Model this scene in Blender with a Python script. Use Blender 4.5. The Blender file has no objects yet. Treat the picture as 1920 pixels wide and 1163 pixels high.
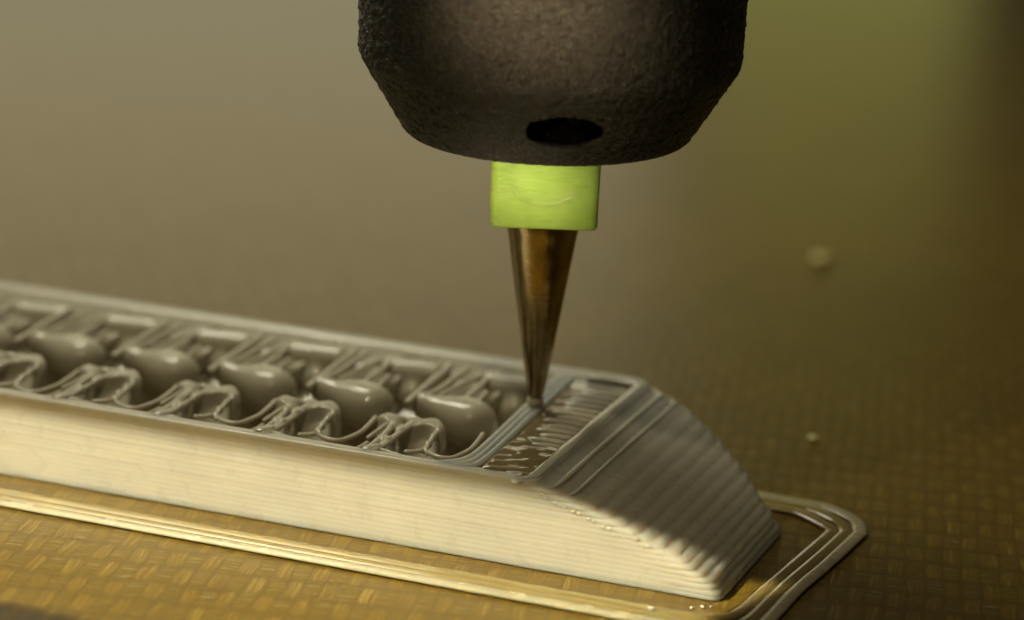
import bpy, bmesh, math, random
import numpy as np
from mathutils import Vector, Matrix
R = math.radians
random.seed(7); rng = np.random.default_rng(7)
S = bpy.context.scene
C = S.collection

# ---------------------------------------------------------------- camera (1 unit = 1 cm, a close-up through a macro lens)
cam_d = bpy.data.cameras.new("camera"); cam = bpy.data.objects.new("camera", cam_d); C.objects.link(cam); S.camera = cam
cam.location = (-0.1624, -13.6377, 5.4531)
cam.rotation_euler = (Matrix.Rotation(R(90 - 17.5), 4, 'X') @ Matrix.Rotation(R(2.3), 4, 'Z')).to_euler()
cam_d.sensor_width = 36.0; cam_d.lens = 36.0 * 4500 / 1920
cam_d.clip_start = 0.1; cam_d.clip_end = 600
cam_d.dof.use_dof = True; cam_d.dof.focus_distance = 13.6; cam_d.dof.aperture_fstop = 0.225; cam_d.dof.aperture_blades = 0

# ---------------------------------------------------------------- light
S.view_settings.view_transform = 'Standard'; S.view_settings.look = 'None'
S.view_settings.exposure = 0.0; S.view_settings.gamma = 1.0
W = bpy.data.worlds.new("World"); S.world = W; W.use_nodes = True
W.node_tree.nodes['Background'].inputs[0].default_value = (1.0, 0.86, 0.60, 1)
W.node_tree.nodes['Background'].inputs[1].default_value = 0.032

def area(name, loc, target, sx, sy, power, col, spread=180, shape='RECTANGLE', up=None):
    l = bpy.data.lights.new(name, 'AREA'); l.shape = shape; l.size = sx; l.size_y = sy
    l.energy = power; l.color = col; l.spread = R(spread)
    o = bpy.data.objects.new(name, l); C.objects.link(o)
    z = (Vector(loc) - Vector(target)).normalized()
    x = (Vector(up) if up else Vector((0, 0, 1)).cross(z)).normalized()
    x = (x - z * x.dot(z)).normalized(); y = z.cross(x)
    m = Matrix((x, y, z)).transposed().to_4x4(); m.translation = Vector(loc); o.matrix_world = m
    return o

ANG = R(-18.9)
O = Vector((0.0399, -1.2032, 0))
DU = Vector((math.cos(ANG), math.sin(ANG), 0)); DV = Vector((-DU.y, DU.x, 0))
def bw(u, v, z=0): return O + DU * u + DV * v + Vector((0, 0, z))

# low flagged lamp in front on the left: a flat slab of warm light along the front wall
KEL = R(38)
kd = (-DV * 0.64 - DU * 0.77); kd.normalize()
kdir = Vector((kd.x * math.cos(KEL), kd.y * math.cos(KEL), math.sin(KEL)))
kt = bw(-2.55, -0.615, 0.0)
area("low_lamp", kt + kdir * 5.5, kt, 5.5, 1.50, 66, (1.0, 0.91, 0.64), spread=1.3, up=DU)
# lamp high up on the left: the small highlights on the nubs
area("top_lamp", (-5.2, -6.5, 15.0), (-1, 0, 0.5), 0.65, 0.65, 360, (1.0, 0.85, 0.52), shape='DISK')
# narrow lamp beside the camera, on the print head
area("head_lamp", (-3.4, -10.0, 10.5), (-0.12, -1.0, 3.35), 0.9, 0.9, 10.5, (1.0, 0.80, 0.45), spread=4, shape='DISK')
area("hub_lamp", (-4.0, -12.5, 4.3), (0.0, 0.0, 1.95), 0.6, 0.6, 1.75, (1.0, 0.86, 0.55), spread=3.2, shape='DISK')
# large pale screen far behind on the left: the sheen on the bed
area("back_panel", (-13.5, 42.0, 7.5), (-6, 0, 0), 34, 15, 1400, (1.0, 0.90, 0.57))
area("green_panel", (6.9, 40.0, 4.2), (3, 0, 0), 6, 8, 95, (0.90, 0.88, 0.24))
# soft ceiling light
area("ceiling_lamp", (-6.0, 7.5, 14.5), (-1, 0, 0), 6, 6, 1300, (1.0, 0.95, 0.74))

# ---------------------------------------------------------------- material helpers
def mat(name):
    m = bpy.data.materials.new(name); m.use_nodes = True
    return m, m.node_tree.nodes, m.node_tree.links, m.node_tree.nodes['Principled BSDF']
def N(ns, t, **k):
    n = ns.new(t)
    for a, b in k.items(): setattr(n, a, b)
    return n
def mth(ns, ls, op, a, b=None):
    n = ns.new('ShaderNodeMath'); n.operation = op
    for i, s in enumerate((a, b)):
        if s is None: continue
        if isinstance(s, (int, float)): n.inputs[i].default_value = s
        else: ls.new(s, n.inputs[i])
    return n.outputs[0]
def ramp(ns, ls, src, stops):
    r = ns.new('ShaderNodeValToRGB'); e = r.color_ramp.elements
    while len(e) < len(stops): e.new(0.5)
    for el, (p, c) in zip(e, stops): el.position = p; el.color = (*c, 1) if len(c) == 3 else c
    ls.new(src, r.inputs[0]); return r.outputs[0]
def noise(ns, ls, vec, scale, detail=3, rough=0.5):
    n = ns.new('ShaderNodeTexNoise'); n.inputs['Scale'].default_value = scale
    n.inputs['Detail'].default_value = detail; n.inputs['Roughness'].default_value = rough
    if vec is not None: ls.new(vec, n.inputs['Vector'])
    return n.outputs[0]
def bump(ns, ls, h, strength, dist, p, normal=None):
    b = ns.new('ShaderNodeBump'); b.inputs['Strength'].default_value = strength; b.inputs['Distance'].default_value = dist
    ls.new(h, b.inputs['Height'])
    if normal is not None: ls.new(normal, b.inputs['Normal'])
    if p is not None: ls.new(b.outputs[0], p.inputs['Normal'])
    return b.outputs[0]

def silicone(name, rough=0.30, col=(0.57, 0.535, 0.425), sss=0.23, fine=0.12, coat=0.25):
    m, ns, ls, p = mat(name)
    tc = N(ns, 'ShaderNodeTexCoord').outputs['Object']
    n1 = noise(ns, ls, tc, 3.0, 4)
    c = ramp(ns, ls, n1, [(0.3, tuple(x * 0.95 for x in col)), (0.7, tuple(min(1, x * 1.04) for x in col))])
    ls.new(c, p.inputs['Base Color'])
    p.inputs['Subsurface Weight'].default_value = 1.0
    p.inputs['Subsurface Radius'].default_value = (1.0, 0.82, 0.60)
    p.inputs['Subsurface Scale'].default_value = sss
    p.inputs['IOR'].default_value = 1.42
    p.inputs['Coat Weight'].default_value = coat; p.inputs['Coat Roughness'].default_value = 0.05; p.inputs['Coat IOR'].default_value = 1.42
    r = ramp(ns, ls, noise(ns, ls, tc, 9.0, 3), [(0.3, (rough * 0.8,) * 3), (0.7, (rough * 1.25,) * 3)])
    ls.new(r, p.inputs['Roughness'])
    bump(ns, ls, noise(ns, ls, tc, 38.0, 3), fine, 0.006, p)
    return m
SIL = silicone("white_silicone")
SIL_STRAND = silicone("strand_silicone", rough=0.22, sss=0.03, fine=0.1)
SIL_FRESH = silicone("fresh_silicone", rough=0.22, fine=0.1, sss=0.03, coat=0.5)
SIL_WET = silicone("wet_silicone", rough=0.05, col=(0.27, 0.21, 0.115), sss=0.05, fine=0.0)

SIL_THIN = silicone("thin_silicone", rough=0.20, col=(0.27, 0.205, 0.065), sss=0.03, fine=0.1, coat=0.9)
SIL_EDGE = silicone("thin_silicone_edge", rough=0.24, col=(0.40, 0.36, 0.235), sss=0.03, fine=0.1)
# woven glass-fibre laminate of the bed
def bed_mat():
    m, ns, ls, p = mat("woven_laminate")
    tc = N(ns, 'ShaderNodeTexCoord').outputs['Object']
    mp = N(ns, 'ShaderNodeMapping'); mp.inputs['Rotation'].default_value = (0, 0, R(9)); ls.new(tc, mp.inputs[0])
    wob = N(ns, 'ShaderNodeTexNoise'); wob.inputs['Scale'].default_value = 2.6; ls.new(mp.outputs[0], wob.inputs['Vector'])
    sc = N(ns, 'ShaderNodeVectorMath', operation='SCALE'); sc.inputs['Scale'].default_value = 0.075; ls.new(wob.outputs['Color'], sc.inputs[0])
    ad = N(ns, 'ShaderNodeVectorMath', operation='ADD'); ls.new(mp.outputs[0], ad.inputs[0]); ls.new(sc.outputs[0], ad.inputs[1])
    sp = N(ns, 'ShaderNodeSeparateXYZ'); ls.new(ad.outputs[0], sp.inputs[0])
    PX, PY = 0.105, 0.23
    kx = mth(ns, ls, 'MULTIPLY', sp.outputs[0], math.pi / PX); ky = mth(ns, ls, 'MULTIPLY', sp.outputs[1], math.pi / PY)
    sx = mth(ns, ls, 'SINE', kx); sy = mth(ns, ls, 'SINE', ky)
    prod = mth(ns, ls, 'MULTIPLY', sx, sy)                       # >0 warp on top, <0 weft on top
    over = ramp(ns, ls, mth(ns, ls, 'ADD', mth(ns, ls, 'MULTIPLY', prod, 0.9), 0.5), [(0.1, (0, 0, 0)), (0.9, (1, 1, 1))])
    hgt = mth(ns, ls, 'ABSOLUTE', prod)
    # fibres along each yarn
    def fibres(scx, scy, s):
        mm = N(ns, 'ShaderNodeMapping'); mm.inputs['Scale'].default_value = (scx, scy, 1); ls.new(ad.outputs[0], mm.inputs[0])
        return noise(ns, ls, mm.outputs[0], s, 3, 0.6)
    fw = fibres(52, 2.0, 1.0); ff = fibres(4.5, 40, 1.0)
    mix = N(ns, 'ShaderNodeMix', data_type='FLOAT'); ls.new(over, mix.inputs[0]); ls.new(ff, mix.inputs[2]); ls.new(fw, mix.inputs[3])
    fib = mix.outputs[0]
    big = noise(ns, ls, tc, 0.9, 3)
    # colour: amber resin over glass yarns; palest stops are painted glints, bluish on weft
    cw = ramp(ns, ls, fib, [(0.28, (0.135, 0.083, 0.011)), (0.52, (0.178, 0.112, 0.015)), (0.62, (0.225, 0.155, 0.026)), (0.78, (0.42, 0.345, 0.10))])
    cf = ramp(ns, ls, fib, [(0.28, (0.115, 0.071, 0.008)), (0.57, (0.160, 0.102, 0.011)), (0.66, (0.21, 0.165, 0.050)), (0.77, (0.46, 0.52, 0.45))])
    cm = N(ns, 'ShaderNodeMix', data_type='RGBA'); ls.new(over, cm.inputs[0]); ls.new(cf, cm.inputs[6]); ls.new(cw, cm.inputs[7])
    c2 = N(ns, 'ShaderNodeMix', data_type='RGBA', blend_type='MULTIPLY'); c2.inputs[0].default_value = 1.0
    ls.new(cm.outputs[2], c2.inputs[6])
    ls.new(ramp(ns, ls, big, [(0.25, (0.86, 0.84, 0.80)), (0.75, (1, 1, 1))]), c2.inputs[7])
    c3 = N(ns, 'ShaderNodeMix', data_type='RGBA', blend_type='MULTIPLY'); c3.inputs[0].default_value = 1.0   # dark resin between the yarns
    ls.new(c2.outputs[2], c3.inputs[6]); ls.new(ramp(ns, ls, hgt, [(0.0, (0.76, 0.74, 0.70)), (0.45, (1, 1, 1))]), c3.inputs[7])
    ls.new(c3.outputs[2], p.inputs['Base Color'])
    ls.new(ramp(ns, ls, fib, [(0.35, (0.34,) * 3), (0.75, (0.26,) * 3)]), p.inputs['Roughness'])
    p.inputs['IOR'].default_value = 1.5
    b1 = bump(ns, ls, hgt, 0.10, 0.010, None)
    bump(ns, ls, fib, 0.40, 0.006, p, b1)
    return m
BED = bed_mat()

def nylon():
    m, ns, ls, p = mat("grained_black_nylon")
    tc = N(ns, 'ShaderNodeTexCoord').outputs['Object']
    n1 = noise(ns, ls, tc, 24.0, 4, 0.65); n2 = noise(ns, ls, tc, 60.0, 3, 0.6)
    ls.new(ramp(ns, ls, n1, [(0.36, (0.006, 0.0045, 0.0035)), (0.66, (0.021, 0.015, 0.009))]), p.inputs['Base Color'])
    ls.new(ramp(ns, ls, n2, [(0.35, (0.22,) * 3), (0.65, (0.48,) * 3)]), p.inputs['Roughness'])
    p.inputs['Specular IOR Level'].default_value = 0.75
    b = bump(ns, ls, n1, 0.6, 0.03, None)
    bump(ns, ls, n2, 1.0, 0.030, p, b)
    return m
NYLON = nylon()

def hub_mat():
    m, ns, ls, p = mat("lime_plastic")
    tc = N(ns, 'ShaderNodeTexCoord').outputs['Object']
    n1 = noise(ns, ls, tc, 6.0, 4)
    ls.new(ramp(ns, ls, n1, [(0.3, (0.30, 0.455, 0.085)), (0.7, (0.38, 0.53, 0.120))]), p.inputs['Base Color'])
    p.inputs['Subsurface Weight'].default_value = 0.7; p.inputs['Subsurface Radius'].default_value = (0.8, 1.0, 0.3)
    p.inputs['Subsurface Scale'].default_value = 0.08
    mm = N(ns, 'ShaderNodeMapping'); mm.inputs['Rotation'].default_value = (0, R(40), 0); mm.inputs['Scale'].default_value = (8, 14, 34); ls.new(tc, mm.inputs[0])
    n2 = noise(ns, ls, mm.outputs[0], 1.0, 3, 0.6)
    ls.new(ramp(ns, ls, n2, [(0.35, (0.36,) * 3), (0.75, (0.22,) * 3)]), p.inputs['Roughness'])
    bump(ns, ls, n2, 0.35, 0.012, p)
    return m
HUB = hub_mat()

def cone_mat():
    m, ns, ls, p = mat("worn_dark_metal")
    tc = N(ns, 'ShaderNodeTexCoord').outputs['Object']
    n1 = noise(ns, ls, tc, 7.0, 5, 0.65)
    sp = N(ns, 'ShaderNodeSeparateXYZ'); ls.new(tc, sp.inputs[0])
    mm = N(ns, 'ShaderNodeMapping'); mm.inputs['Scale'].default_value = (3, 3, 130); ls.new(tc, mm.inputs[0])
    n2 = noise(ns, ls, mm.outputs[0], 1.0, 2)
    ls.new(ramp(ns, ls, n1, [(0.3, (0.24, 0.18, 0.09)), (0.7, (0.46, 0.36, 0.19))]), p.inputs['Base Color'])
    p.inputs['Metallic'].default_value = 1.0
    ls.new(ramp(ns, ls, n1, [(0.3, (0.10,) * 3), (0.7, (0.20,) * 3)]), p.inputs['Roughness'])
    tg = N(ns, 'ShaderNodeTangent', direction_type='RADIAL', axis='Z'); ls.new(tg.outputs[0], p.inputs['Tangent']); p.inputs['Anisotropic'].default_value = 0.4
    b = bump(ns, ls, n2, 0.12, 0.004, None)
    bump(ns, ls, noise(ns, ls, tc, 30.0, 3), 0.12, 0.01, p, b)
    return m
CONE = cone_mat()

# ---------------------------------------------------------------- object helpers
def empty(name, loc, rz, label, cat, group=None):
    o = bpy.data.objects.new(name, None); C.objects.link(o); o.location = loc; o.rotation_euler = (0, 0, rz)
    o['label'] = label; o['category'] = cat
    if group: o['group'] = group
    return o
def mesh_np(name, V, Q, m, parent=None, smooth=True):
    me = bpy.data.meshes.new(name); V = np.asarray(V, np.float32); Q = np.asarray(Q, np.int32); k = Q.shape[1]
    me.vertices.add(len(V)); me.vertices.foreach_set('co', V.ravel())
    me.loops.add(Q.size); me.loops.foreach_set('vertex_index', Q.ravel())
    me.polygons.add(len(Q)); me.polygons.foreach_set('loop_start', np.arange(0, Q.size, k, dtype=np.int32))
    me.update(calc_edges=True); me.validate()
    if smooth: me.polygons.foreach_set('use_smooth', np.ones(len(me.polygons), bool))
    me.materials.append(m)
    o = bpy.data.objects.new(name, me); C.objects.link(o)
    if parent: o.parent = parent
    return o
def from_bm(name, bm, m, parent=None, smooth=True):
    bmesh.ops.recalc_face_normals(bm, faces=bm.faces)
    me = bpy.data.meshes.new(name); bm.to_mesh(me); bm.free()
    if smooth: me.polygons.foreach_set('use_smooth', np.ones(len(me.polygons), bool))
    me.materials.append(m); o = bpy.data.objects.new(name, me); C.objects.link(o)
    if parent: o.parent = parent
    return o
def loft(rings, closed=True, cap0=False, cap1=False):
    """rings: list of (n,3) arrays, ring i joined to ring i+1."""
    n = len(rings[0]); bm = bmesh.new()
    vs = [[bm.verts.new(p) for p in r] for r in rings]
    for a, b in zip(vs[:-1], vs[1:]):
        for i in range(n if closed else n - 1):
            j = (i + 1) % n; bm.faces.new((a[i], a[j], b[j], b[i]))
    if cap0: bm.faces.new(vs[0])
    if cap1: bm.faces.new(vs[-1][::-1])
    return bm
def bead(pts, rw, rh, ns=10, ends=True, jit=0.0):
    """flattened extruded strand along a polyline; rw, rh half width and half height (scalars or per point)."""
    P = np.asarray(pts, float); n = len(P)
    rw = np.broadcast_to(rw, n).copy(); rh = np.broadcast_to(rh, n).copy()
    if jit:
        k = rng.uniform(-1, 1, n); k = np.convolve(k, np.ones(5) / 5, 'same'); rw *= 1 + jit * k; rh *= 1 + jit * k
    T = np.gradient(P, axis=0); T /= np.linalg.norm(T, axis=1)[:, None] + 1e-9
    up = np.array([0, 0, 1.0]); Sd = np.cross(T, up); Sd /= np.linalg.norm(Sd, axis=1)[:, None] + 1e-9
    Up = np.cross(Sd, T); rings = []
    a = np.linspace(0, 2 * math.pi, ns, endpoint=False)
    def ring(c, s, u, w, h): return c + np.outer(np.cos(a), s) * w + np.outer(np.sin(a), u) * h
    if ends:
        for f in (0.98, 0.8, 0.45):
            rings.append(ring(P[0] - T[0] * rw[0] * f, Sd[0], Up[0], rw[0] * math.sqrt(1 - f * f), rh[0] * math.sqrt(1 - f * f)))
    for i in range(n): rings.append(ring(P[i], Sd[i], Up[i], rw[i], rh[i]))
    if ends:
        for f in (0.45, 0.8, 0.98):
            rings.append(ring(P[-1] + T[-1] * rw[-1] * f, Sd[-1], Up[-1], rw[-1] * math.sqrt(1 - f * f), rh[-1] * math.sqrt(1 - f * f)))
    return loft(rings, True, True, True)
def smooth_path(ctrl, n):
    """Catmull-Rom through control points."""
    P = np.asarray(ctrl, float); P = np.vstack([2 * P[0] - P[1], P, 2 * P[-1] - P[-2]]); out = []
    seg = len(P) - 3; per = max(2, n // seg)
    for i in range(seg):
        p0, p1, p2, p3 = P[i:i + 4]
        for t in np.linspace(0, 1, per, endpoint=False):
            out.append(0.5 * ((2 * p1) + (p2 - p0) * t + (2 * p0 - 5 * p1 + 4 * p2 - p3) * t * t + (3 * p1 - p0 - 3 * p2 + p3) * t ** 3))
    out.append(P[-2]); return np.array(out)

# ---------------------------------------------------------------- bed
bm = bmesh.new()
x0, x1, y0, y1, t = -70, 70, -40, 110, 0.6
vs = [bm.verts.new(p) for p in ((x0, y0, 0), (x1, y0, 0), (x1, y1, 0), (x0, y1, 0), (x0, y0, -t), (x1, y0, -t), (x1, y1, -t), (x0, y1, -t))]
for f in ((0, 1, 2, 3), (7, 6, 5, 4), (0, 4, 5, 1), (1, 5, 6, 2), (2, 6, 7, 3), (3, 7, 4, 0)): bm.faces.new([vs[i] for i in f])
bed = from_bm("print_bed", bm, BED, smooth=False); bed['kind'] = 'structure'
bed['label'] = "amber woven glass fibre print bed under the white part"

# ---------------------------------------------------------------- the printed bar
H = 0.53; NL = 17; LH = H / NL; UL = -8.0; SL = 0.06; WALL = 0.10
ZU = np.array([0.0, 0.028, 0.109, 0.184, 0.277, 0.355, 0.420, 0.452, 0.483, 0.514, 0.53])
UU = np.array([1.065, 1.06, 1.00, 0.88, 0.68, 0.48, 0.30, 0.19, 0.085, -0.025, -0.03])
ZW = np.array([0.0, 0.066, 0.132, 0.199, 0.265, 0.331, 0.398, 0.464, 0.53])
WW = np.array([1.22, 1.22, 1.26, 1.37, 1.52, 1.66, 1.80, 1.91, 1.97])
def uf(z): return float(np.interp(z, ZU, UU))
def wz(z): return float(np.interp(z, ZW, WW))
NF, NC, NE, NB = 200, 8, 70, 80
def outline(u1, w, inset, rc=0.07, rb=0.16, v0=0.0, ul=UL):
    """closed outline of one layer in bar coordinates, counter-clockwise from the far left of the front wall."""
    a0, b0, c0 = v0 + inset, w - inset, u1 - inset; l = ul + inset
    rc = max(0.02, rc - inset); rb = max(0.02, rb - inset); pts = []
    e0 = c0 + SL * a0; e1 = c0 + SL * b0
    s = np.linspace(0, 1, NF, endpoint=False) ** 0.7
    pts += [(l + (e0 - rc - l) * k, a0) for k in s]
    pts += [(e0 - rc + rc * math.sin(q), a0 + rc - rc * math.cos(q)) for q in np.linspace(0, math.pi / 2, NC)]
    pts += [(e0 + (e1 - e0) * k, a0 + rc + (b0 - rb - a0 - rc) * k) for k in np.linspace(0, 1, NE + 2)[1:-1]]
    pts += [(e1 - rb + rb * math.cos(q), b0 - rb + rb * math.sin(q)) for q in np.linspace(0, math.pi / 2, NC)]
    pts += [(e1 - rb + (l - e1 + rb) * k, b0) for k in np.linspace(0, 1, NB)[1:]]
    return np.array(pts)
bar = empty("printed_bar", O, ANG, "long white silicone bar with open wavy infill and a stepped sloping end, under the nozzle", "printed part")
rings = []
PR = ((0.03, -0.1), (0.14, 0.45), (0.34, 0.86), (0.58, 0.90), (0.80, 0.55), (0.95, 0.0))
lay_u = [uf((k + .5) * LH) + rng.normal(0, 0.006) for k in range(NL)]
for k in range(NL):
    zc = (k + .5) * LH; u1 = lay_u[k]; w = wz(zc); jv = rng.normal(0, 0.0007)
    ph = rng.uniform(0, 6.28, 4)
    for f, bl in PR:
        zf = (k + f) * LH; base = outline(u1 * 0.32 + (uf(zf) + lay_u[k] - uf(zc)) * 0.68, wz(zf), 0.0, v0=jv)
        nxt = np.roll(base, -1, 0) - np.roll(base, 1, 0); nrm = np.stack([nxt[:, 1], -nxt[:, 0]], 1); nrm /= np.linalg.norm(nrm, axis=1)[:, None] + 1e-9
        s = base[:, 0] * 1.0 + base[:, 1] * 1.3
        wob = 0.0022 * np.sin(s * 5.1 + ph[0]) + 0.0016 * np.sin(s * 13.3 + ph[1]) + 0.0010 * np.sin(s * 29 + ph[2])
        endm = np.clip((base[:, 0] - u1 + 0.35 - SL * base[:, 1]) / 0.3, 0, 1)
        amp = 0.0014 + 0.0043 * endm
        q = base + nrm * (bl * amp + wob * (0.07 + 0.9 * endm))[:, None]
        if k == 0: q = base + nrm * (bl * amp - (0.012 if f < 0.2 else 0))[:, None]
        rings.append(np.column_stack([q, np.full(len(q), (k + f) * LH)]))
# over the rim and down the inside
ztop = H - 0.04 * LH
rings.append(np.column_stack([outline(lay_u[-1], wz(H), 0.018), np.full(len(rings[0]), H + 0.0035)]))
rings.append(np.column_stack([outline(lay_u[-1], wz(H), 0.045), np.full(len(rings[0]), H + 0.0045)]))
rings.append(np.column_stack([outline(lay_u[-1], wz(H), 0.080), np.full(len(rings[0]), H + 0.0010)]))
rings.append(np.column_stack([outline(lay_u[-1], wz(H), 0.098), np.full(len(rings[0]), H - 0.010)]))
for z in (H - 0.03, 0.45, 0.38, 0.3, 0.2, 0.1, 0.002):
    rings.append(np.column_stack([outline(lay_u[-1], wz(z), 0.10), np.full(len(rings[0]), z)]))
rings.append(rings[0] * np.array([1, 1, 0]) + np.array([0, 0, 0.001]))
ow = from_bm("outer_wall", loft(rings, True, False, False), SIL, bar)
N_IN = (NL * len(PR) + 3) * len(rings[0])

# solid end block behind the sloping end (its left face closes the open infill)
bl = []
for z in (0.04, 0.2, 0.35, 0.45, 0.485, 0.497, 0.503):
    w = wz(z) - 0.105; i = 0.0 if z < 0.48 else (0.005 if z < 0.5 else 0.02)
    L_, R_ = -0.50 + i, -0.128 - i
    vv = np.linspace(0.103 + i, w - i, 50)
    q = [(L_, v) for v in vv[::-1]] + [(L_ + (R_ - L_) * k, vv[0]) for k in (0.25, .5, .75)] + [(R_ + SL * v, v) for v in vv] + [(R_ + (L_ - R_) * k, vv[-1]) for k in (.25, .5, .75)]
    bl.append(np.array([(a, b, z) for a, b in q]))
from_bm("end_block", loft(bl, True, True, True), SIL, bar)

# small blobs added to stand in for glints down the front corner of the slope
GLINTS = [(-0.015, 0.442), (0.015, 0.423), (0.066, 0.404), (0.126, 0.388), (0.175, 0.372), (0.205, 0.364), (0.262, 0.343), (0.297, 0.336), (0.352, 0.312), (0.385, 0.307), (0.446, 0.279), (0.545, 0.272), (0.585, 0.226), (0.615, 0.240)]
bm = bmesh.new(); bmesh.ops.create_icosphere(bm, subdivisions=3, radius=0.013)
sb = from_bm("glint_blob", bm, SIL_FRESH, bar)
for i, (u_, z_) in enumerate(GLINTS):
    q = sb if i == 0 else sb.copy()
    if i: C.objects.link(q); q.parent = bar
    q.location = (u_ + 0.02, -0.001, z_ + 0.022); k_ = rng.uniform(0.6, 1.25); q.scale = (k_ * 1.2, 0.7, k_ * 0.85)
# ---- open infill: fused strands of a triply periodic wave, surfaced with surface nets
def surface_nets(F, org, h):
    nx, ny, nz = F.shape
    cs = [(0, 0, 0), (1, 0, 0), (0, 1, 0), (1, 1, 0), (0, 0, 1), (1, 0, 1), (0, 1, 1), (1, 1, 1)]
    def cut(c): return F[c[0]:nx - 1 + c[0], c[1]:ny - 1 + c[1], c[2]:nz - 1 + c[2]]
    ins = sum((cut(c) < 0).astype(np.int8) for c in cs)
    act = (ins > 0) & (ins < 8); idx = np.argwhere(act); num = -np.ones(act.shape, np.int64); num[act] = np.arange(len(idx))
    acc = np.zeros((len(idx), 3)); cnt = np.zeros(len(idx))
    val = [F[idx[:, 0] + c[0], idx[:, 1] + c[1], idx[:, 2] + c[2]] for c in cs]
    for a in range(8):
        for b in range(a + 1, 8):
            if bin(a ^ b).count('1') != 1: continue
            A, B = val[a], val[b]; m = (A < 0) != (B < 0); t = np.where(m, A / (A - B + 1e-20), 0)[:, None]
            p = np.array(cs[a]) * (1 - t) + np.array(cs[b]) * t
            acc[m] += p[m]; cnt[m] += 1
    V = np.array(org) + (idx + acc / cnt[:, None]) * h
    Q = []; neg = F < 0
    for ax in range(3):
        o = [i for i in range(3) if i != ax]
        sl0 = [slice(1, -1)] * 3; sl1 = [slice(1, -1)] * 3
        sl0[ax] = slice(0, -1); sl1[ax] = slice(1, None)
        a = neg[tuple(sl0)]; b = neg[tuple(sl1)]; e = np.argwhere(a != b)
        if not len(e): continue
        for i in o: e[:, i] += 1
        flip = neg[e[:, 0], e[:, 1], e[:, 2]]
        d0 = np.zeros(3, int); d1 = np.zeros(3, int); d0[o[0]] = 1; d1[o[1]] = 1
        g = lambda q: num[q[:, 0], q[:, 1], q[:, 2]]
        q = np.stack([g(e), g(e - d0), g(e - d0 - d1), g(e - d1)], 1)
        if ax == 1: flip = ~flip
        q[flip] = q[flip][:, ::-1]
        Q.append(q[(q >= 0).all(1)])
    return V, np.vstack(Q)

PER = 0.668
def sstep(a, b, x):
    t = np.clip((x - a) / (b - a), 0, 1); return t * t * (3 - 2 * t)
def smin(a, b, k):
    h = np.clip(0.5 + 0.5 * (b - a) / k, 0, 1); return b * (1 - h) + a * h - k * h * (1 - h)
def capsule(x, y, ax, ay, ra, bx, by, rb):
    """signed plan distance to a tapering capsule, and the parameter along it."""
    dx, dy = bx - ax, by - ay; t = np.clip(((x - ax) * dx + (y - ay) * dy) / (dx * dx + dy * dy), 0, 1)
    return np.hypot(x - ax - dx * t, y - ay - dy * t) - (ra + (rb - ra) * t), t
def dome(d2, z, zt, r, under=0.0):
    """a plan shape raised to height zt with its upper edge rounded to radius r and its foot drawn in."""
    d2 = d2 + under * np.clip((zt - 0.11) - z, 0, 1)
    q = np.maximum(d2 + r, 0); w = np.maximum(z - (zt - r), 0)
    return np.hypot(q, w) - r + np.minimum(np.maximum(d2 + r, z - (zt - r)), 0)
def nub(name, f, u, v, z0=0.0, st=0.0085):
    us = np.arange(u[0], u[1], st); vs = np.arange(v[0], v[1], st); zs = np.arange(z0, H + 0.03, st)
    X, Y, Z = np.meshgrid(us, vs, zs, indexing='ij'); F = f(X, Y, Z)
    F[0] = F[-1] = 0.1; F[:, 0] = F[:, -1] = 0.1; F[:, :, 0] = F[:, :, -1] = 0.1
    V, Q = surface_nets(F, (us[0], vs[0], zs[0]), st)
    return mesh_np(name, V, Q, SIL_SHADE, bar)
STR = [  # (points (u, v), half width) of the strands stretched over one wave of the infill
    ([(-0.425, 0.95), (-0.428, 1.08), (-0.43, 1.33), (-0.43, 1.55), (-0.44, 1.70)], 0.021),
    ([(-0.398, 1.06), (-0.352, 1.22), (-0.34, 1.44), (-0.328, 1.70)], 0.019),
    ([(-0.29, 1.16), (-0.255, 1.35), (-0.215, 1.53), (-0.205, 1.62)], 0.017),
    ([(-0.185, 1.09), (-0.162, 1.18), (-0.164, 1.38), (-0.172, 1.58), (-0.15, 1.71), (-0.06, 1.765), (0.05, 1.77)], 0.017),
    ([(-0.004, 1.06), (-0.024, 1.20), (-0.029, 1.33)], 0.013),
    ([(0.300, 0.62), (0.312, 0.49), (0.329, 0.30), (0.321, 0.10), (0.30, 0.05)], 0.017),
    ([(0.402, 0.655), (0.385, 0.46), (0.381, 0.28), (0.372, 0.14), (0.345, 0.07)], 0.017),
    ([(0.262, 0.57), (0.255, 0.41), (0.249, 0.28)], 0.011),
    ([(0.20, 0.60), (0.262, 0.62), (0.335, 0.657), (0.404, 0.652), (0.474, 0.611), (0.514, 0.612)], 0.013),
    ([(0.575, 0.58), (0.595, 0.45), (0.612, 0.33), (0.632, 0.225), (0.69, 0.165), (0.765, 0.142), (0.825, 0.185), (0.862, 0.33), (0.858, 0.48), (0.845, 0.60)], 0.013),
    ([(0.545, 0.15), (0.59, 0.175), (0.632, 0.22)], 0.013),
    ([(0.165, 0.055), (0.247, 0.066), (0.278, 0.14), (0.284, 0.20)], 0.010),
    ([(0.30, 0.055), (0.40, 0.115), (0.50, 0.090), (0.61, 0.070), (0.74, 0.062), (0.86, 0.062)], 0.010)]
def capsule3(x, y, z, A, ra, B, rb):
    d = np.array(B) - np.array(A); t = np.clip(((x - A[0]) * d[0] + (y - A[1]) * d[1] + (z - A[2]) * d[2]) / (d @ d), 0, 1)
    return np.sqrt((x - A[0] - d[0] * t) ** 2 + (y - A[1] - d[1] * t) ** 2 + (z - A[2] - d[2] * t) ** 2) - (ra + (rb - ra) * sstep(0, 1, t))
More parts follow.
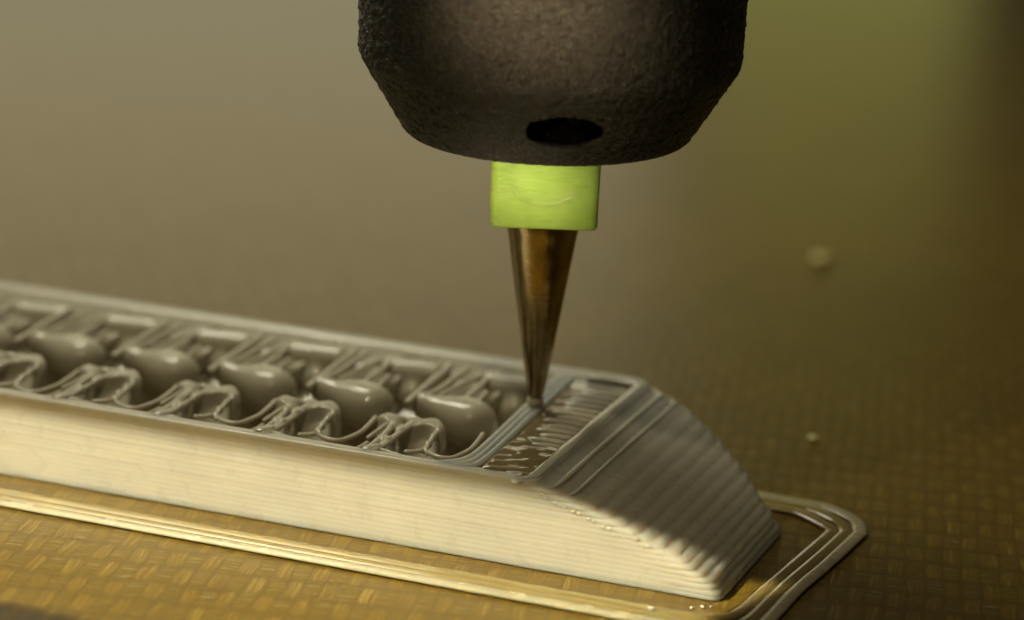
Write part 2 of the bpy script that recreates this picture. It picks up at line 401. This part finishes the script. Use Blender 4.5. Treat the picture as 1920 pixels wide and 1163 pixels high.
def f_mid(x, y, z):
    a = capsule3(x, y, z, (-0.375, 1.075, H - 0.064), 0.076, (-0.035, 1.035, H - 0.128), 0.150)
    a = smin(a, capsule3(x, y, z, (-0.33, 1.10, H - 0.13), 0.085, (-0.12, 1.12, H - 0.12), 0.125), 0.05)
    d, t = capsule(x, y, -0.31, 1.16, 0.060, -0.10, 1.14, 0.095)
    a = smin(a, dome(d, z, H - 0.10, 0.05, 0.10), 0.07)
    # the sloping saddle behind, grooved between the strands
    d, t = capsule(x, y, -0.30, 1.14, 0.12, -0.17, 1.60, 0.17)
    g = 0.014 * np.cos((x + 0.05 * (y - 1.1)) * 46)
    b = dome(d, z, H - 0.050 - 0.05 * np.clip((1.7 - y) / .5, 0, 1) * sstep(-0.45, 0.0, x) + g, 0.04, 0.35)
    return smin(a, b, 0.05)
def f_back(x, y, z):
    a = capsule3(x, y, z, (-0.14, 1.615, H - 0.092), 0.105, (0.150, 1.64, H - 0.092), 0.108)
    b = np.sqrt((x - 0.035) ** 2 + (y - 1.565) ** 2 + (z - (H - 0.21)) ** 2) - 0.125
    d, t = capsule(x, y, -0.08, 1.70, 0.06, 0.12, 1.72, 0.07)
    return smin(smin(a, b, 0.05), dome(d, z, H - 0.1, 0.05, 0.05), 0.06)
def f_tooth(x, y, z):
    c = np.cos((x - 0.20) / 0.31 * 2 * math.pi)                          # two shoulders with a saddle between
    ridge = 0.645 + 0.045 * c * sstep(0.1, 0.2, x)
    du = np.abs(x - 0.410) - 0.220; dv = np.abs(y - (0.12 + ridge) / 2) - (ridge - 0.12) / 2 - 0.02; q = 0.07
    d = np.hypot(np.maximum(du + q, 0), np.maximum(dv + q, 0)) - q + np.minimum(np.maximum(du + q, dv + q), 0)
    s_ = np.clip(ridge - 0.10 - y, 0, 1)
    zt = H + 0.004 - 0.80 * s_ - 0.05 * sstep(0, 0.06, s_) + 0.018 * c - 0.5 * (x - 0.41) ** 2 * sstep(0.0, 0.25, s_)
    f = dome(d, z, zt, 0.050, 0.12)
    for k in (5, 6, 8, 9):                                               # strands melt into the lobe they cross
        pts, w = STR[k]; P = [(a, b, H - 0.012) for a, b in pts]
        for A_, B_ in zip(P[:-1], P[1:]):
            if min(A_[0], B_[0]) < 0.72: f = smin(f, capsule3(x, y, z, A_, w * 0.9, B_, w * 0.9), 0.045)
    return f
SIL_SHADE = silicone("shaded_silicone", rough=0.38, col=(0.50, 0.465, 0.35), fine=0.04, sss=0.035, coat=0.8)  # darker copy of the wall silicone; pit shade put into the colour
ow.data.materials.append(SIL_SHADE)
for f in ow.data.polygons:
    if N_IN <= f.index < N_IN + 7 * len(rings[0]): f.material_index = 1  # inside faces take the darkened copy to deepen the pits
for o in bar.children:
    if o.name == "end_block": o.data.materials[0] = SIL_SHADE
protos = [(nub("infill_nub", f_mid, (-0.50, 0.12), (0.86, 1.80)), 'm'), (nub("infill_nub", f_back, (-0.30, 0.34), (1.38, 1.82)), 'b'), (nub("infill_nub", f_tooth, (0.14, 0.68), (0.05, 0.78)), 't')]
strand_p = []
for pts, w in STR:
    o = from_bm("infill_strand", bead(smooth_path([(a, b, 0.0) for a, b in pts], 8 * len(pts)), w * 1.2, w, 8, True, 0.22), SIL_STRAND, bar)
    strand_p.append((o, pts, w))
first = True
for c in range(-6, 1):
    u0 = -0.747 + PER * c
    for o, kind in protos:
        if c == 0 and kind == 't': continue
        q = o if first else o.copy()
        if not first: C.objects.link(q); q.parent = bar
        q.location = (u0 + rng.normal(0, 0.006), rng.normal(0, 0.004), rng.normal(0, 0.002))
        q.scale = (1 + rng.normal(0, 0.012), 1, 1)
    for o, pts, w in strand_p:
        if c == 0 and pts[0][0] > 0.1: continue
        q = o if first else o.copy()
        if not first: C.objects.link(q); q.parent = bar
        q.location = (u0 + rng.normal(0, 0.006), rng.normal(0, 0.006), H - 0.010 + rng.normal(0, 0.0015))
        q.rotation_euler = (0, 0, rng.normal(0, 0.012))
    first = False

# ---------------------------------------------------------------- print head
head = empty("print_head", (0.0, 0.048, 0.54), 0, "black grained print head with a lime green hub and tapered metal nozzle touching the bar", "print head")
Z0 = 0.54
def rev(name, prof, m, n=160, fn=None, cap=True):
    rings = []
    for r, z in prof:
        a = np.linspace(0, 2 * math.pi, n, endpoint=False)
        p = np.column_stack([r * np.cos(a), r * np.sin(a), np.full(n, z - Z0)])
        rings.append(fn(p, a) if fn else p)
    return from_bm(name, loft(rings, True, cap, cap), m, head)
def vnoise(P, scale, seed):
    """smooth value noise on an integer lattice."""
    r = np.random.default_rng(seed); T = r.uniform(-1, 1, 4096); q = P * scale; i = np.floor(q).astype(np.int64); f = q - i; f = f * f * (3 - 2 * f); out = 0
    for dx in (0, 1):
        for dy in (0, 1):
            for dz in (0, 1):
                h = ((i[:, 0] + dx) * 73856093 ^ (i[:, 1] + dy) * 19349663 ^ (i[:, 2] + dz) * 83492791) & 4095
                out = out + T[h] * (f[:, 0] if dx else 1 - f[:, 0]) * (f[:, 1] if dy else 1 - f[:, 1]) * (f[:, 2] if dz else 1 - f[:, 2])
    return out
def grain(p, a):
    q = p.copy(); rr = np.hypot(q[:, 0], q[:, 1]) + 1e-6
    n = 0.0070 * vnoise(q, 30, 1) + 0.0086 * vnoise(q, 52, 2)
    q[:, 0] *= 1 + n / rr; q[:, 1] *= 1 + n / rr; q[:, 2] += n * 0.5
    return q
prof = [(0.30, 2.235), (0.60, 2.232), (0.78, 2.232), (0.815, 2.236), (0.833, 2.25)]
for k in np.linspace(0.03, 0.98, 60): prof.append((0.835 + (1.10 - 0.835) * k, 2.25 + (2.68 - 2.25) * k))
prof += [(1.10, 2.70)] + [(1.105 + 0.01 * (z - 2.7), z) for z in np.concatenate([np.arange(2.71, 3.3, 0.0095), np.arange(3.3, 5.4, 0.05)])]
hs = rev("housing", prof, NYLON, 860, grain)
# blind hole in the front of the chamfer, drilled upward
bm = bmesh.new(); bm.from_mesh(hs.data)
def in_hole(c):
    az = math.atan2(c.x, -c.y) - 0.085; zz = c.z + Z0 - 2.455
    return c.y < 0 and abs(zz) < 0.2 and (abs(az) / 0.225) ** 2 + (abs(zz) / 0.105) ** 2 + 0.06 * math.sin(23 * az + 40 * zz) < 1
bmesh.ops.delete(bm, geom=[f for f in bm.faces if in_hole(f.calc_center_median())], context='FACES')
ed = [e for e in bm.edges if e.is_boundary and abs(e.verts[0].co.z + Z0 - 2.455) < 0.25 and e.verts[0].co.y < -0.5]
for stp in ((0, 0.08, 0.0), (0, 0.4, 0.02), (0, 1.0, 0.05)):
    r_ = bmesh.ops.extrude_edge_only(bm, edges=ed); vv = [g for g in r_['geom'] if isinstance(g, bmesh.types.BMVert)]
    bmesh.ops.translate(bm, vec=stp, verts=vv); ed = [g for g in r_['geom'] if isinstance(g, bmesh.types.BMEdge) and g.is_boundary]
bmesh.ops.holes_fill(bm, edges=ed)
for f in bm.faces: f.smooth = True
bm.to_mesh(hs.data); bm.free()

# green hub: a square block with rounded edges, flat side to the camera
def rrect(hx, hy, r, z, n=6):
    pts = []
    for cx, cy, a0 in ((hx - r, hy - r, 0), (-hx + r, hy - r, 90), (-hx + r, -hy + r, 180), (hx - r, -hy + r, 270)):
        for a in np.linspace(R(a0), R(a0 + 90), n): pts.append((cx + r * math.cos(a), cy + r * math.sin(a), z - Z0))
    return np.array(pts)
hb = [rrect(0.285, 0.285, 0.03, 1.728), rrect(0.303, 0.303, 0.04, 1.732), rrect(0.313, 0.313, 0.05, 1.748), rrect(0.3135, 0.3135, 0.05, 1.9), rrect(0.316, 0.316, 0.05, 2.1), rrect(0.318, 0.318, 0.05, 2.242)]
hub = from_bm("nozzle_hub", loft(hb, True, True, True), HUB, head)
# moulded ring mark on the front of the hub
ring = [(0.185 * math.cos(a), -0.3145, 1.985 - Z0 + 0.105 * math.sin(a)) for a in np.linspace(0, 2 * math.pi, 49)]
bm = bmesh.new()
rr = []
for i, p in enumerate(ring[:-1]):
    a = 2 * math.pi * i / 48; nrm = (math.cos(a), math.sin(a))
    rr.append(np.array([(p[0] + nrm[0] * w, p[1] - hgt, p[2] + nrm[1] * w) for w, hgt in ((-0.018, -0.002), (-0.008, 0.0002), (0.008, 0.0002), (0.018, -0.002))]))
rr.append(rr[0]); bm.free()
from_bm("moulded_ring", loft(rr, False), HUB, hub)
rev("tapered_nozzle", [(0.226, 1.735), (0.222, 1.70), (0.2095, 1.64), (0.2075, 1.63)] + [(0.048 + 0.154 * (z - 0.6), z) for z in np.linspace(1.62, 0.66, 24)] + [(0.0535, 0.645), (0.050, 0.62), (0.047, 0.606), (0.036, 0.602)], CONE, 96)

# ---------------------------------------------------------------- details on top of the bar
def top_bead(name, ctrl, n, rw, rh, m, ns=10, jit=0.06):
    return from_bm(name, bead(smooth_path(ctrl, n), rw, rh, ns, True, jit), m, bar)
# strip of strands closing the infill, each turning into the front rim
for i, u in enumerate((-0.492, -0.452, -0.412)):
    s = 0.033 * i
    top_bead("wall_strand", [(-0.80, 0.070 - s * 0.3, H - 0.016), (-0.66, 0.078 - s * .3, H - 0.012), (u - 0.075, 0.115 - s * .6, H - 0.006), (u - 0.02, 0.20 - s, H - 0.004), (u, 0.36, H - 0.003), (u, 0.9, H - 0.003), (u, 1.4, H - 0.003), (u - 0.002, 1.80, H - 0.006)], 60, 0.023, 0.015, SIL)
# rounded ends of the back and forth strands in the trough
v = 0.10; i = 0
while v < 1.62:
    l = -0.275 + rng.normal(0, 0.012) - (0.03 if i % 2 else 0); u_r = -0.115 + SL * v
    top_bead("infill_strand", [(l, v + rng.normal(0, 0.003), H - 0.022), (l + 0.06, v, H - 0.014), (u_r - 0.02, v + 0.004, H - 0.014)], 8, 0.024, 0.018, SIL_FRESH)
    v += 0.083 + rng.normal(0, 0.003); i += 1
# rims of the three top layers of the slope
for k, (du, w, hz, m) in enumerate(((-0.050, 0.038, 0.014, SIL_FRESH), (-0.034, 0.019, 0.008, SIL_STRAND), (-0.030, 0.014, 0.007, SIL_STRAND))):
    L = NL - 1 - k; uu = lay_u[L] + du; zt = (L + 0.93) * LH; wb = wz(zt)
    top_bead("rim_strand", [(uu - 0.22, wb - 0.09, zt - 0.004), (uu - 0.03 + SL * wb, wb - 0.12, zt), (uu + SL * (wb - 0.22), wb - 0.25, zt), (uu + SL * 1.1, 1.1, zt + 0.001), (uu + SL * .6, 0.6, zt), (uu + SL * .2, 0.15, zt), (uu - 0.01, 0.06, zt - 0.004), (uu - 0.06, 0.012, zt - 0.010)], 70, w, hz, m, 10, 0.22)
# freshly laid wet silicone in the near half of the trough, reaching back to the nozzle tip
us = np.linspace(-0.405, -0.085, 70); vs = np.linspace(0.035, 1.70, 300)
UUg, VVg = np.meshgrid(us, vs, indexing='ij')
e = np.minimum.reduce([(UUg + 0.405) / 0.03, (-0.085 + SL * VVg - UUg) / 0.03, (VVg - 0.035) / 0.05, (1.70 - VVg) / 0.1]); e = np.clip(e, 0, 1)
nz = np.zeros_like(UUg)
for _ in range(46):
    fu, fv = rng.uniform(6, 38), rng.uniform(12, 72); sg = rng.choice([-1, 1])
    nz += np.sin(UUg * fu * sg + VVg * fv + rng.uniform(0, 6.28)) / 46 ** .5
amp = 0.0085 * np.clip(1.25 - VVg / 0.66, 0.05, 1)
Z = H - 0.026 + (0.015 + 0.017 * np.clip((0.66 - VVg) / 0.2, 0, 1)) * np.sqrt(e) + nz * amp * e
V = np.column_stack([UUg.ravel(), VVg.ravel(), Z.ravel()]); nu, nv = UUg.shape
ii = (np.arange(nu - 1)[:, None] * nv + np.arange(nv - 1)[None, :]).ravel()
Q = np.stack([ii, ii + nv, ii + nv + 1, ii + 1], 1)
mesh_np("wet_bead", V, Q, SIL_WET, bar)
# small drop clinging to the nozzle tip
bm = bmesh.new(); bmesh.ops.create_uvsphere(bm, u_segments=24, v_segments=16, radius=0.052)
for q in bm.verts: q.co.z *= 0.8
dr = from_bm("silicone_drop", bm, SIL_FRESH, head); dr.location = (0, 0, 0.028)

# ---------------------------------------------------------------- skirt round the foot of the bar
skirt = empty("printed_skirt", O, ANG, "thin white outline of flat silicone strands lying on the bed around the bar", "skirt")
for i in range(3):
    g = 0.070 * i; vf = -0.27 - g; ue = 1.20 + g * 1.08; vb = 1.45 + g * 1.05
    c = [(-8.2, vf, 0.018), (-5, vf, 0.018), (-3, vf - .0, 0.018), (-1, vf, 0.018), (0.4, vf, 0.018), (ue - 0.27, vf, 0.018), (ue - 0.10, vf + 0.05, 0.018), (ue - 0.005, vf + 0.17, 0.018), (ue + 0.060, 0.30, 0.018), (ue + 0.140, 0.75, 0.018),
         (ue + 0.21, 1.17 + g * .3, 0.018), (ue + 0.215, 1.25 + g * .4, 0.018), (ue + 0.15, vb - 0.13, 0.018), (ue - 0.03, vb - 0.01, 0.018), (ue - 0.20, vb + 0.01, 0.018), (0.4, vb + 0.02, 0.018), (-1, vb + 0.02, 0.018), (-8.2, vb + 0.02, 0.018)]
    from_bm("skirt_strand", bead(smooth_path(c, 400), 0.043, 0.0145, 12, True, 0.05), SIL_EDGE if i == 2 else SIL_THIN, skirt)
# ---------------------------------------------------------------- specks
SPECK = silicone("amber_speck", rough=0.2, col=(0.85, 0.74, 0.30), sss=0.05, fine=0.0)
def speck(name, loc, r, label, m=SPECK, group=None):
    bm = bmesh.new(); bmesh.ops.create_icosphere(bm, subdivisions=3, radius=r)
    for q in bm.verts:
        q.co *= 1 + 0.12 * math.sin(q.co.x * 9 / r + q.co.y * 5 / r); q.co.z *= 0.45
    o = from_bm(name, bm, m); o.location = Vector(loc) + Vector((0, 0, r * 0.36))
    o['label'] = label; o['category'] = "silicone speck"
    if group: o['group'] = group
    return o

speck("silicone_speck", (2.36, 5.33, 0), 0.075, "pale speck lying far back on the bed, blurred to a large soft disc", group="specks on the bed")
speck("silicone_speck", (1.84, 1.10, 0), 0.035, "small pale speck on the bed beyond the stepped end of the bar", group="specks on the bed")
for x, y, r, t in ((1325, 1131, .016, "largest droplet on the bed at the foot of the front corner"), (1305, 1142, .013, "tiny droplet beside the largest one at the foot of the front corner"), (1338, 1124, .010, "tiny droplet nearest the bar's front lower corner"), (1231, 1146, .018, "droplet on the front strand of the skirt, left of the others")):
    u_, v_ = {1325: (0.985, -0.085), 1305: (0.935, -0.120), 1338: (1.025, -0.060), 1231: (0.755, -0.300)}[x]
    speck("silicone_droplet", tuple(bw(u_, v_, 0.034 if x == 1231 else 0.0)), r, t, SIL_FRESH, "droplets by the front corner")
